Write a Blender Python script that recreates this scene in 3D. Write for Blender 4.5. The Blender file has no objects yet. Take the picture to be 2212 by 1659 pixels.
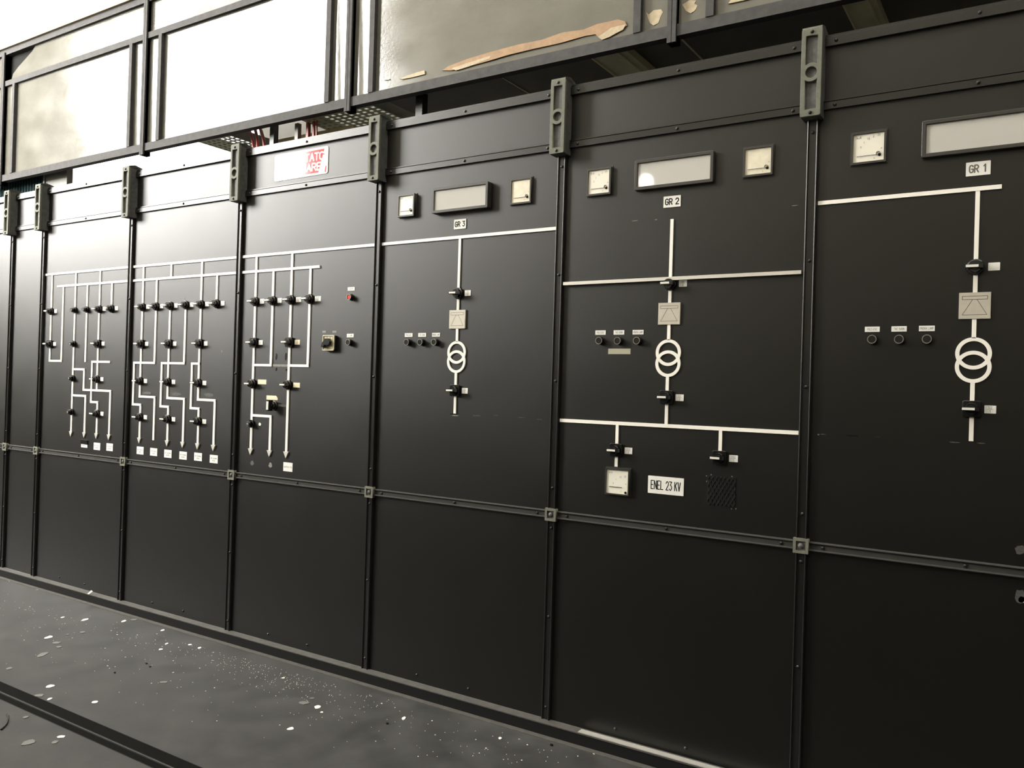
import bpy, bmesh, math, random
from mathutils import Vector, Matrix

# ------------------------------------------------------------------ camera
scene = bpy.context.scene
COL = scene.collection
F = 1790.0; CX, CY = 1106.0, 829.5
CAM = Vector((5.69861, -2.98363, 1.4094))
YAW, PITCH, ROLL = 0.5715, 0.0054, 0.03022
_fw = Vector((-math.sin(YAW)*math.cos(PITCH), math.cos(YAW)*math.cos(PITCH), math.sin(PITCH)))
_r = Vector((math.cos(YAW), math.sin(YAW), 0)); _u = _r.cross(_fw)
RIGHT = math.cos(ROLL)*_r + math.sin(ROLL)*_u
UP = -math.sin(ROLL)*_r + math.cos(ROLL)*_u
cd = bpy.data.cameras.new('camera'); cam = bpy.data.objects.new('camera', cd); COL.objects.link(cam)
cd.sensor_fit = 'HORIZONTAL'; cd.sensor_width = 36.0; cd.lens = 36.0*F/2212.0
cd.clip_start = 0.05; cd.clip_end = 100
m = Matrix((RIGHT, UP, -_fw)).transposed().to_4x4(); m.translation = CAM
cam.matrix_world = m
scene.camera = cam

# ------------------------------------------------------------------ world, exposure
world = bpy.data.worlds.new('world'); scene.world = world; world.use_nodes = True
bg = world.node_tree.nodes['Background']; bg.inputs[0].default_value = (0.9, 0.95, 1.0, 1); bg.inputs[1].default_value = 0.4
vs = scene.view_settings
vs.view_transform = 'Standard'; vs.look = 'None'; vs.exposure = 0.0; vs.gamma = 1.0; vs.use_curve_mapping = False
SIDE_WINDOW = 57.0      # radiance of the tall side window
SKYLIGHT = 10.0         # radiance of the roof lights
BACK_WINDOW = 4.0      # radiance of the window behind the board
LAMP = 25.0
WARM = (1.0, 0.98, 0.935)

# ------------------------------------------------------------------ pixel helpers (2212 x 1659)
def ray(x, y): return _fw*F + (x-CX)*RIGHT - (y-CY)*UP
def aty(x, y, Y):
    d = ray(x, y); return CAM + d*((Y-CAM.y)/d.y)
def atz(x, y, Z=0.0):
    d = ray(x, y); return CAM + d*((Z-CAM.z)/d.z)
def WX(x, y, Y=0.0): return aty(x, y, Y).x
def WZ(x, y, Y=0.0): return aty(x, y, Y).z
def rect(tl, bl, tr, br, Y):
    a, b, c, d = [aty(p[0], p[1], Y) for p in (tl, bl, tr, br)]
    return (a.x+b.x)/2, (c.x+d.x)/2, (b.z+d.z)/2, (a.z+c.z)/2      # x0 x1 z0 z1

# ------------------------------------------------------------------ materials
def mat(name, col, rough=0.5, metal=0.0, spec=0.5, noise=0.0, nscale=20.0, rnoise=0.0, bump=0.0, bscale=60.0, coat=0.0, emit=None, stretch=(1,1,1)):
    M = bpy.data.materials.new(name); M.use_nodes = True
    nt = M.node_tree; N = nt.nodes; L = nt.links; b = N['Principled BSDF']
    b.inputs['Base Color'].default_value = (*col, 1)
    b.inputs['Roughness'].default_value = rough; b.inputs['Metallic'].default_value = metal
    b.inputs['Specular IOR Level'].default_value = spec
    b.inputs['Coat Weight'].default_value = coat; b.inputs['Coat Roughness'].default_value = 0.06
    if emit:
        b.inputs['Emission Color'].default_value = (*emit[0], 1); b.inputs['Emission Strength'].default_value = emit[1]
    if noise or rnoise or bump:
        tc = N.new('ShaderNodeTexCoord'); mp = N.new('ShaderNodeMapping'); mp.inputs['Scale'].default_value = stretch
        geo = N.new('ShaderNodeNewGeometry')
        L.new(geo.outputs['Position'], mp.inputs['Vector'])
        nz = N.new('ShaderNodeTexNoise'); nz.inputs['Scale'].default_value = nscale; nz.inputs['Detail'].default_value = 6
        nz.inputs['Roughness'].default_value = 0.62
        L.new(mp.outputs[0], nz.inputs['Vector'])
        if noise:
            mr = N.new('ShaderNodeMapRange'); mr.inputs['From Min'].default_value = 0.3; mr.inputs['From Max'].default_value = 0.7
            mr.inputs['To Min'].default_value = 1-noise; mr.inputs['To Max'].default_value = 1+noise
            L.new(nz.outputs['Fac'], mr.inputs['Value'])
            mx = N.new('ShaderNodeVectorMath'); mx.operation = 'SCALE'; mx.inputs[0].default_value = col
            L.new(mr.outputs[0], mx.inputs['Scale']); L.new(mx.outputs[0], b.inputs['Base Color'])
        if rnoise:
            mr = N.new('ShaderNodeMapRange'); mr.inputs['From Min'].default_value = 0.3; mr.inputs['From Max'].default_value = 0.7
            mr.inputs['To Min'].default_value = rough-rnoise; mr.inputs['To Max'].default_value = rough+rnoise
            L.new(nz.outputs['Fac'], mr.inputs['Value']); L.new(mr.outputs[0], b.inputs['Roughness'])
        if bump:
            n2 = N.new('ShaderNodeTexNoise'); n2.inputs['Scale'].default_value = bscale; n2.inputs['Detail'].default_value = 4
            L.new(mp.outputs[0], n2.inputs['Vector'])
            bp = N.new('ShaderNodeBump'); bp.inputs['Strength'].default_value = bump; bp.inputs['Distance'].default_value = 0.01
            L.new(n2.outputs['Fac'], bp.inputs['Height']); L.new(bp.outputs[0], b.inputs['Normal'])
    return M
def glow(name, col, strength):
    M = bpy.data.materials.new(name); M.use_nodes = True; nt = M.node_tree
    for n in list(nt.nodes): nt.nodes.remove(n)
    e = nt.nodes.new('ShaderNodeEmission'); o = nt.nodes.new('ShaderNodeOutputMaterial')
    e.inputs[0].default_value = (*col, 1); e.inputs[1].default_value = strength
    nt.links.new(e.outputs[0], o.inputs[0]); return M

def satin(name, col, rough, noise=0.0, nscale=3.0, rnoise=0.0):
    """sprayed satin paint: black base under a Beckmann sheen"""
    M = bpy.data.materials.new(name); M.use_nodes = True; nt = M.node_tree; N = nt.nodes; L = nt.links
    for n in list(N): N.remove(n)
    out = N.new('ShaderNodeOutputMaterial'); mix = N.new('ShaderNodeMixShader'); d_ = N.new('ShaderNodeBsdfDiffuse'); g_ = N.new('ShaderNodeBsdfGlossy')
    fr_ = N.new('ShaderNodeFresnel'); fr_.inputs['IOR'].default_value = 1.5; g_.distribution = 'BECKMANN'
    d_.inputs['Color'].default_value = (*col, 1); g_.inputs['Color'].default_value = (1, 1, 1, 1); g_.inputs['Roughness'].default_value = rough
    geo = N.new('ShaderNodeNewGeometry'); nz = N.new('ShaderNodeTexNoise'); nz.inputs['Scale'].default_value = nscale; nz.inputs['Detail'].default_value = 6
    L.new(geo.outputs['Position'], nz.inputs['Vector'])
    mr = N.new('ShaderNodeMapRange'); mr.inputs['From Min'].default_value = .3; mr.inputs['From Max'].default_value = .7
    mr.inputs['To Min'].default_value = rough-rnoise; mr.inputs['To Max'].default_value = rough+rnoise
    L.new(nz.outputs['Fac'], mr.inputs['Value']); L.new(mr.outputs[0], g_.inputs['Roughness'])
    L.new(fr_.outputs[0], mix.inputs[0]); L.new(d_.outputs[0], mix.inputs[1]); L.new(g_.outputs[0], mix.inputs[2]); L.new(mix.outputs[0], out.inputs[0])
    return M
railm = satin('rail_black', (0.010, 0.010, 0.0092), 0.40)
midm = mat('rail_matt', (0.036, 0.036, 0.033), 0.8, spec=0.2)
board = satin('board_black', (0.0065, 0.0064, 0.0055), 0.465, rnoise=0.012)
boltm = mat('bolt_black', (0.012, 0.012, 0.011), 0.30)
castm = mat('cast_grey_green', (0.125, 0.127, 0.10), 0.65, spec=0.3, noise=0.15, nscale=60, bump=0.05, bscale=200)
castin = mat('cast_recess', (0.07, 0.072, 0.068), 0.6, noise=0.35, nscale=40)
stripm = mat('mimic_white', (0.78, 0.755, 0.69), 0.42, spec=0.4)
alum = mat('aluminium', (0.62, 0.60, 0.55), 0.38, metal=0.55, noise=0.06, nscale=30, stretch=(1, 1, 12))
platem = mat('symbol_plate', (0.46, 0.43, 0.36), 0.42, metal=0.2, noise=0.05, nscale=30)
linem = mat('engraved_line', (0.06, 0.055, 0.05), 0.6)
whitem = mat('label_white', (0.70, 0.69, 0.65), 0.35, spec=0.4)
signw = mat('sign_white', (0.78, 0.78, 0.76), 0.07, spec=0.5, coat=0.5)
signr = mat('sign_red', (0.50, 0.035, 0.05), 0.07, spec=0.5, coat=0.5)
inkm = mat('ink_black', (0.012, 0.012, 0.012), 0.95, spec=0.05)
inkg = mat('ink_grey', (0.20, 0.20, 0.19), 0.95, spec=0.05)
dialm = mat('dial_cream', (0.70, 0.675, 0.585), 0.35, spec=0.4)
dialold = mat('dial_stained', (0.62, 0.575, 0.45), 0.4, noise=0.12, nscale=25)
opalm = mat('opal_plastic', (0.43, 0.42, 0.39), 0.035, spec=0.5)
bezelm = mat('bezel_black', (0.03, 0.028, 0.024), 0.35)
knobm = mat('knob_black', (0.008, 0.008, 0.0078), 0.22, spec=0.55)
leverm = mat('lever_ivory', (0.66, 0.65, 0.60), 0.30)
chrome = mat('ring_chrome', (0.45, 0.45, 0.44), 0.18, metal=1.0)
redcap = mat('red_cap', (0.55, 0.04, 0.04), 0.12, coat=0.5)
tapem = mat('masking_tape', (0.62, 0.55, 0.38), 0.6)
dymo = mat('tape_beige', (0.36, 0.34, 0.25), 0.45)
goldm = mat('selector_plate', (0.32, 0.29, 0.19), 0.35, metal=0.4)
goldr = mat('selector_rim', (0.60, 0.56, 0.40), 0.3, metal=0.3)
residue = mat('glue_residue', (0.16, 0.155, 0.14), 0.7, noise=0.4, nscale=120)
scuff = mat('paint_scuff', (0.05, 0.05, 0.046), 0.7, noise=0.4, nscale=90)
holem = mat('hole_shade_black', (0.003, 0.003, 0.003), 0.9)  # shade inside the grille opening, given as colour
floorm = mat('floor_grey', (0.031, 0.031, 0.030), 0.62, spec=0.35, noise=0.5, nscale=5.5, rnoise=0.06, bump=0.04, bscale=60)
sillm = mat('sill_worn', (0.065, 0.063, 0.058), 0.7, spec=0.25, noise=0.2, nscale=30)
plinthm = mat('plinth_black', (0.006, 0.006, 0.0058), 0.8, spec=0.15)
groovem = mat('channel_dark', (0.010, 0.010, 0.0095), 0.8, spec=0.15, noise=0.2, nscale=20)
chipm = mat('paint_flake', (0.72, 0.70, 0.63), 0.6)
chipg = mat('paint_flake_grey', (0.13, 0.128, 0.12), 0.7)
framem = mat('frame_grey', (0.050, 0.048, 0.047), 0.75, spec=0.25, noise=0.18, nscale=25)
upan = mat('upper_panel', (0.108, 0.104, 0.087), 0.13, spec=0.5, noise=0.10, nscale=4, rnoise=0.03, bump=0.035, bscale=45, stretch=(1, 1, 1.6))
peel = mat('peeled_brown', (0.27, 0.17, 0.092), 0.75, noise=0.18, nscale=30)
peel2 = mat('peeled_cream', (0.36, 0.295, 0.195), 0.75, noise=0.2, nscale=30)
beam = mat('cap_cream', (0.36, 0.30, 0.21), 0.9, spec=0.05, noise=0.1, nscale=8)
soff = mat('soffit_olive', (0.085, 0.080, 0.058), 0.55, noise=0.15, nscale=6)
olive = mat('joist_olive', (0.66, 0.61, 0.40), 0.5, noise=0.15, nscale=8)
traym = mat('tray_green', (0.36, 0.37, 0.20), 0.4, metal=0.2)
steel = mat('steel_dark', (0.03, 0.03, 0.028), 0.4)
redc = mat('cable_red', (0.30, 0.05, 0.035), 0.45)
greenp = mat('green_sheet', (0.010, 0.024, 0.025), 0.9, spec=0.1)
greyp = mat('grey_box', (0.17, 0.17, 0.145), 0.5, noise=0.15, nscale=12)
beigep = mat('beige_sheet', (0.36, 0.31, 0.18), 0.5)
wallm = mat('wall_paint', (0.13, 0.125, 0.11), 0.8, noise=0.06, nscale=3)
wallup = mat('upper_wall_paint', (0.85, 0.80, 0.68), 0.8, noise=0.06, nscale=3)
addedm = mat('added_black', (0.02, 0.02, 0.019), 0.95, spec=0.05)  # for the added dark band opposite and the shade sheet behind the curl
ceilm = mat('ceiling_paint', (0.50, 0.47, 0.41), 0.8)
sideglass = glow('side_daylight_glass', WARM, SIDE_WINDOW)
skyglass = glow('roof_light_glass', (1.0, 0.955, 0.86), SKYLIGHT)
backglass = glow('back_daylight_glass', (1.0, 1.0, 0.98), BACK_WINDOW)
lampglass = glow('lamp_globe', (1.0, 0.97, 0.9), LAMP)

# ------------------------------------------------------------------ mesh helpers
class MB:
    def __init__(s): s.v = []; s.f = []
    def box(s, x0, x1, y0, y1, z0, z1):
        n = len(s.v)
        s.v += [(x0,y0,z0),(x1,y0,z0),(x1,y1,z0),(x0,y1,z0),(x0,y0,z1),(x1,y0,z1),(x1,y1,z1),(x0,y1,z1)]
        s.f += [tuple(n+i for i in q) for q in ((0,3,2,1),(4,5,6,7),(0,1,5,4),(1,2,6,5),(2,3,7,6),(3,0,4,7))]
        return s
    def cyl(s, x, z, r, y0, y1, n=20, r1=None):          # axis along y, y1 is the outer (front, smaller y) end
        r1 = r if r1 is None else r1; k = len(s.v)
        for i in range(n):
            a = 2*math.pi*i/n; s.v.append((x+r*math.cos(a), y0, z+r*math.sin(a)))
        for i in range(n):
            a = 2*math.pi*i/n; s.v.append((x+r1*math.cos(a), y1, z+r1*math.sin(a)))
        s.f += [(k+i, k+(i+1) % n, k+n+(i+1) % n, k+n+i) for i in range(n)]
        s.f += [tuple(k+i for i in reversed(range(n))), tuple(k+n+i for i in range(n))]
        return s
    def ring(s, x, z, ro, ri, y0, y1, n=40):
        k = len(s.v)
        for (r, y) in ((ro,y0),(ro,y1),(ri,y1),(ri,y0)):
            for i in range(n):
                a = 2*math.pi*i/n; s.v.append((x+r*math.cos(a), y, z+r*math.sin(a)))
        for q in range(4):
            for i in range(n):
                s.f.append((k+q*n+i, k+q*n+(i+1) % n, k+((q+1) % 4)*n+(i+1) % n, k+((q+1) % 4)*n+i))
        return s
    def poly(s, pts, y0, y1):                            # xz polygon extruded from y0 (back) to y1 (front)
        k = len(s.v); n = len(pts)
        s.v += [(p[0], y0, p[1]) for p in pts] + [(p[0], y1, p[1]) for p in pts]
        s.f += [tuple(k+n+i for i in range(n)), tuple(k+i for i in reversed(range(n)))]
        s.f += [(k+i, k+(i+1) % n, k+n+(i+1) % n, k+n+i) for i in range(n)]
        return s
    def slab(s, pts, z0, z1):                            # xy polygon extruded up
        k = len(s.v); n = len(pts)
        s.v += [(p[0], p[1], z0) for p in pts] + [(p[0], p[1], z1) for p in pts]
        s.f += [tuple(k+n+i for i in range(n)), tuple(k+i for i in reversed(range(n)))]
        s.f += [(k+i, k+(i+1) % n, k+n+(i+1) % n, k+n+i) for i in range(n)]
        return s
    def dome(s, x, z, r, y0, h, n=14, rings=4):
        k = len(s.v)
        for j in range(rings):
            t = j/rings*math.pi/2
            for i in range(n):
                a = 2*math.pi*i/n; s.v.append((x+r*math.cos(t)*math.cos(a), y0-h*math.sin(t), z+r*math.cos(t)*math.sin(a)))
        s.v.append((x, y0-h, z))
        for j in range(rings-1):
            for i in range(n): s.f.append((k+j*n+i, k+j*n+(i+1) % n, k+(j+1)*n+(i+1) % n, k+(j+1)*n+i))
        for i in range(n): s.f.append((k+(rings-1)*n+i, k+(rings-1)*n+(i+1) % n, k+rings*n))
        return s
    def prof_x(s, prof, x0, x1):                         # closed (y,z) profile extruded along x
        k = len(s.v); n = len(prof)
        s.v += [(x0, p[0], p[1]) for p in prof] + [(x1, p[0], p[1]) for p in prof]
        s.f += [tuple(k+i for i in range(n)), tuple(k+n+i for i in reversed(range(n)))]
        s.f += [(k+i, k+n+i, k+n+(i+1) % n, k+(i+1) % n) for i in range(n)]
        return s
    def prof_z(s, prof, z0, z1):                         # closed (x,y) profile extruded along z
        return s.slab(prof, z0, z1)
    def stroke(s, pts, w, y):
        h = w/2; lay = 0
        for a, b in zip(pts[:-1], pts[1:]):
            dx, dz = b[0]-a[0], b[1]-a[1]; l = math.hypot(dx, dz) or 1e-9
            nx, nz = -dz/l*h, dx/l*h; k = len(s.v); yy = y-5e-5*(lay % 2); lay += 1
            s.v += [(a[0]+nx, yy, a[1]+nz), (a[0]-nx, yy, a[1]-nz), (b[0]-nx, yy, b[1]-nz), (b[0]+nx, yy, b[1]+nz)]
            s.f.append((k, k+1, k+2, k+3))
        for n_, p in enumerate(pts):
            k = len(s.v); yy = y-1.0e-4-5e-5*(n_ % 2)
            s.v += [(p[0]+h*math.cos(i*math.pi/4), yy, p[1]+h*math.sin(i*math.pi/4)) for i in range(8)]
            s.f.append(tuple(k+i for i in range(8)))
        s.lay = getattr(s, 'lay', 0)+1
        return s
    def mesh(s, name):
        me = bpy.data.meshes.new(name); me.from_pydata(s.v, [], s.f)
        bm = bmesh.new(); bm.from_mesh(me); bmesh.ops.recalc_face_normals(bm, faces=bm.faces[:]); bm.to_mesh(me); bm.free()
        me.update(); return me

def put(name, me, material=None, parent=None, loc=(0, 0, 0), smooth=False):
    if isinstance(me, MB): me = me.mesh(name)
    if material is not None and not me.materials: me.materials.append(material)
    if smooth:
        for p in me.polygons: p.use_smooth = len(p.vertices) <= 4
    o = bpy.data.objects.new(name, me); COL.objects.link(o); o.location = loc
    if parent is not None: o.parent = parent
    return o
def tag(o, label=None, cat=None, group=None, kind=None):
    if label: o['label'] = label
    if cat: o['category'] = cat
    if group: o['group'] = group
    if kind: o['kind'] = kind
    return o
def thing(name, label, cat, loc=(0, 0, 0), group=None):
    o = bpy.data.objects.new(name, None); COL.objects.link(o); o.location = loc; o.empty_display_size = 0.05
    return tag(o, label, cat, group)
def struct(name, me, material): return tag(put(name, me, material), kind='structure')

def holed(name, loops, depth, bevel=0.0):
    """xz outlines (first outer, rest holes) filled and given thickness; front at y=-depth, back at y=0"""
    cu = bpy.data.curves.new(name, 'CURVE'); cu.dimensions = '2D'; cu.fill_mode = 'BOTH'; cu.extrude = depth/2 - bevel
    cu.bevel_depth = bevel; cu.bevel_resolution = 1
    for lp in loops:
        sp = cu.splines.new('POLY'); sp.points.add(len(lp)-1); sp.use_cyclic_u = True
        for i, p in enumerate(lp): sp.points[i].co = (p[0], p[1], 0, 1)
    ob = bpy.data.objects.new(name, cu); me = bpy.data.meshes.new_from_object(ob)
    bpy.data.objects.remove(ob); bpy.data.curves.remove(cu)
    me.transform(Matrix.Translation((0, -depth/2, 0)) @ Matrix.Rotation(math.pi/2, 4, 'X'))
    me.name = name; return me
def rloop(x0, x1, z0, z1): return [(x0, z0), (x1, z0), (x1, z1), (x0, z1)]
def rrloop(x0, x1, z0, z1, r, n=4):
    out = []
    for cx, cz, a0 in ((x1-r, z0+r, -90), (x1-r, z1-r, 0), (x0+r, z1-r, 90), (x0+r, z0+r, 180)):
        for i in range(n+1):
            a = math.radians(a0+90*i/n); out.append((cx+r*math.cos(a), cz+r*math.sin(a)))
    return out
def circ(x, z, r, n=28): return [(x+r*math.cos(2*math.pi*i/n), z+r*math.sin(2*math.pi*i/n)) for i in range(n)]

# narrow engraver's lettering: each glyph on a 0..1 wide, 0..1 high grid
def arc(cx, cz, rx, rz, a0, a1, n=7): return [(cx+rx*math.cos(math.radians(a0+(a1-a0)*i/n)), cz+rz*math.sin(math.radians(a0+(a1-a0)*i/n))) for i in range(n+1)]
G = {
 'G': [arc(.5,.7,.5,.3,20,180)+arc(.5,.3,.5,.3,180,360)+[(1,.48),(.55,.48)]],
 'R': [[(0,0),(0,1),(.5,1)]+arc(.5,.74,.5,.26,90,-90)+[(0,.48)], [(.5,.48),(1,0)]],
 'E': [[(1,0),(0,0),(0,1),(1,1)], [(0,.5),(.8,.5)]],
 'N': [[(0,0),(0,1),(1,0),(1,1)]],
 'L': [[(0,1),(0,0),(1,0)]],
 'K': [[(0,0),(0,1)], [(1,1),(0,.45)], [(.3,.6),(1,0)]],
 'V': [[(0,1),(.5,0),(1,1)]],
 'A': [[(0,0),(.5,1),(1,0)], [(.2,.35),(.8,.35)]],
 'T': [[(0,1),(1,1)], [(.5,1),(.5,0)]],
 'I': [[(.5,0),(.5,1)]],
 'O': [arc(.5,.7,.5,.3,0,180)+arc(.5,.3,.5,.3,180,360)+[(1,.7)]],
 'F': [[(0,0),(0,1),(1,1)], [(0,.5),(.8,.5)]],
 'U': [[(0,1)]+arc(.5,.3,.5,.3,180,360)+[(1,1)]],
 'M': [[(0,0),(0,1),(.5,.4),(1,1),(1,0)]],
 'P': [[(0,0),(0,1),(.5,1)]+arc(.5,.74,.5,.26,90,-90)+[(0,.48)]],
 'S': [arc(.5,.75,.5,.25,30,270)+arc(.5,.25,.5,.25,90,-150)],
 'C': [arc(.5,.7,.5,.3,20,180)+arc(.5,.3,.5,.3,180,340)],
 'D': [[(0,0),(0,1),(.5,1)]+arc(.5,.7,.5,.3,90,0)+arc(.5,.3,.5,.3,0,-90)+[(0,0)]],
 'k': [[(0,0),(0,1)], [(.8,.65),(0,.3)], [(.3,.42),(.9,0)]],
 '0': [arc(.5,.7,.5,.3,0,180)+arc(.5,.3,.5,.3,180,360)+[(1,.7)]],
 '1': [[(.2,.78),(.6,1),(.6,0)]],
 '2': [arc(.5,.72,.5,.28,170,-30)+[(0,0),(1,0)]],
 '3': [[(0,1),(1,1),(.45,.6)]+arc(.5,.3,.5,.3,90,-150)],
 '5': [[(1,1),(.1,1),(.05,.58)]+arc(.5,.32,.5,.32,120,-150)],
 '8': [arc(.5,.76,.42,.24,-90,270,10), arc(.5,.26,.5,.26,-90,270,10)],
 '9': [arc(.5,.7,.5,.3,0,360,10), [(1,.7),(1,.3)]+arc(.5,.3,.5,.3,0,-150)],
 '.': [[(.5,0),(.5,.04)]], '/': [[(0,0),(1,1)]], ' ': []}
def text(mb, s, x, z, h, w, pitch, sw, y, bold_y=None):
    """centred at x, baseline z, cap height h, glyph width w, advance pitch, stroke sw, at plane y"""
    adv = [pitch*(.62 if ch == ' ' else 1.0) for ch in s]; x0 = x-(sum(adv)-pitch+w)/2
    for i, ch in enumerate(s):
        for q, st in enumerate(G.get(ch, [])): mb.stroke([(x0+sum(adv[:i])+p[0]*w, z+p[1]*h) for p in st], sw, y-2e-4*q)
    return mb

# ------------------------------------------------------------------ the room
FY, BY, LX, RX, CZ = -5.0, 2.6, -18.0, 10.0, 8.5
gy = [atz(0, 1472).y, atz(0, 1493).y, atz(0, 1497).y, atz(0, 1510).y]      # floor channel: two slots with a lip between
struct('floor', MB().box(LX, RX, FY, gy[3], -0.12, 0.0).box(LX, RX, gy[0], BY, -0.12, 0.0).box(LX, RX, gy[3], gy[0], -0.12, -0.045), floorm)
wf = MB()
wx0, wx1, wz0, wz1 = -10.5, -3.0, 3.85, 8.1
wf.box(LX, wx0, FY-.3, FY, 0, CZ).box(wx1, RX, FY-.3, FY, 0, CZ).box(wx0, wx1, FY-.3, FY, 0, wz0).box(wx0, wx1, FY-.3, FY, wz1, CZ)
struct('wall_front', wf, wallup)
struct('added_dark_band', MB().box(LX, RX, FY, FY+.03, 0, 1.9), addedm)  # unseen black band, added so the lower board reflects something dark
w1 = struct('window_1', MB().box(wx0, wx1, FY-.22, FY-.2, wz0, wz1), sideglass)
for i in range(7):
    x = wx0+(wx1-wx0)*(i)/6.0
    put('window_mullion', MB().box(x-.02, x+.02, FY-.19, FY-.14, wz0, wz1), steel, w1)
struct('wall_left', MB().box(LX-.3, LX, FY, BY, 0, CZ), wallm)
struct('wall_right', MB().box(RX, RX+.3, FY, BY, 0, CZ), wallm)
cb = MB(); sx = [(-9, -6), (-3.5, -.5), (2, 5), (7, 9.5)]; sy0, sy1 = -4.4, -1.2
xs = [LX]+[v for p in sx for v in p]+[RX]
for a, b in zip(xs[0::2], xs[1::2]): cb.box(a, b, FY, BY, CZ, CZ+.25)
for a, b in sx: cb.box(a, b, FY, sy0, CZ, CZ+.25).box(a, b, sy1, BY, CZ, CZ+.25)
struct('ceiling', cb, ceilm)
for i, (a, b) in enumerate(sx): struct('window_%d' % (i+2), MB().box(a, b, sy0, sy1, CZ+.2, CZ+.22), skyglass)
# wall behind the board with its own tall window at the far end
bx1 = WX(560, 290, BY); bx0 = -9.0; bz0, bz1 = 2.9, 7.6
bw = MB()
bw.box(LX, bx0, BY, BY+.3, 0, CZ).box(bx1, RX, BY, BY+.3, 0, CZ).box(bx0, bx1, BY, BY+.3, 0, bz0).box(bx0, bx1, BY, BY+.3, bz1, CZ)
struct('wall_back', bw, wallm)
struct('window_6', MB().box(bx0, bx1, BY+.2, BY+.22, bz0, bz1), backglass)

# ------------------------------------------------------------------ the board: cabinets
ZS = 0.05                                     # top of the base sill
Z_MID0, Z_MID1 = 0.878, 0.912
Z_R20, Z_R21 = 2.405, 2.438
Z_R10, Z_R11 = 2.622, 2.660
bolt_me = MB().dome(0, 0, 0.0065, 0, 0.006, 10, 3).mesh('bolt')
bolt_big = MB().cyl(0, 0, 0.012, 0, -0.004, 12).dome(0, 0, 0.009, -0.004, 0.006, 10, 3).mesh('bolt')
for b_ in (bolt_me, bolt_big): b_.materials.append(boltm)
def bead(a, b, base, top, n=7):
    """half-round bead between a and b, from depth base out to depth top"""
    c, r_ = (a+b)/2, (b-a)/2
    return [(c-r_*math.cos(math.pi*i/(n-1)), -(base+(top-base)*math.sin(math.pi*i/(n-1)))) for i in range(n)]
def beaded(z0, z1, h=0.0145, lip=0.008, base=0.008):
    return [(0, z0)] + [(q[1], q[0]) for q in bead(z0, z0+lip, base, h)] + [(q[1], q[0]) for q in bead(z1-lip, z1, base, h)] + [(0, z1)]
post_prof = [(-.019, 0)] + bead(-.019, -.0115, .0105, .0165) + bead(.0115, .019, .0105, .0165) + [(.019, 0)]
BW, BH = 0.033, 0.150                          # bracket half width, half height
def slot(sgn):
    pts = []; x = .0205; zo = sgn*.128; zi = sgn*.036
    pts = [(-x, zo), (x, zo), (x, zi)]
    for i in range(7):
        a = math.radians(45+15*i) if sgn > 0 else math.radians(-45-15*i)
        pts.append((.031*math.cos(a), .031*math.sin(a)))
    pts.append((-x, zi)); return pts
bracket_face = holed('bracket', [rrloop(-BW, BW, -BH, BH, .005), slot(1), slot(-1), circ(0, 0, .0205)], 0.014, 0.0015)
bracket_face.transform(Matrix.Translation((0, -.048, 0))); bracket_face.materials.append(castm)
bb = MB(); bb.box(-BW, BW, -.05, 0, -BH, BH)
bb.prof_x([(-.062, BH-.004), (0, BH-.004), (.05, BH-.004), (.05, BH+.002), (-.02, BH+.018), (-.05, BH+.010)], -BW, BW)
bracket_body = bb.mesh('bracket_body'); bracket_body.materials.append(castin)
bcap = MB().prof_x([(-.062, BH-.006), (.0, BH-.006), (.0, BH+.006), (-.045, BH+.012), (-.060, BH+.006)], -BW, BW).mesh('bracket_cap'); bcap.materials.append(castm)
clamp_face = holed('clamp_plate', [rloop(-.026, .026, -.026, .026), rloop(-.016, .016, -.016, .016)], 0.018); clamp_face.materials.append(castm)
clamp_bolt = MB().box(-.016, .016, -.012, -.010, -.016, .016).dome(0, 0, .0105, -.012, .008, 14, 4).mesh('clamp_bolt'); clamp_bolt.materials.append(castin)
Z_BR = (2.375+2.675)/2

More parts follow.
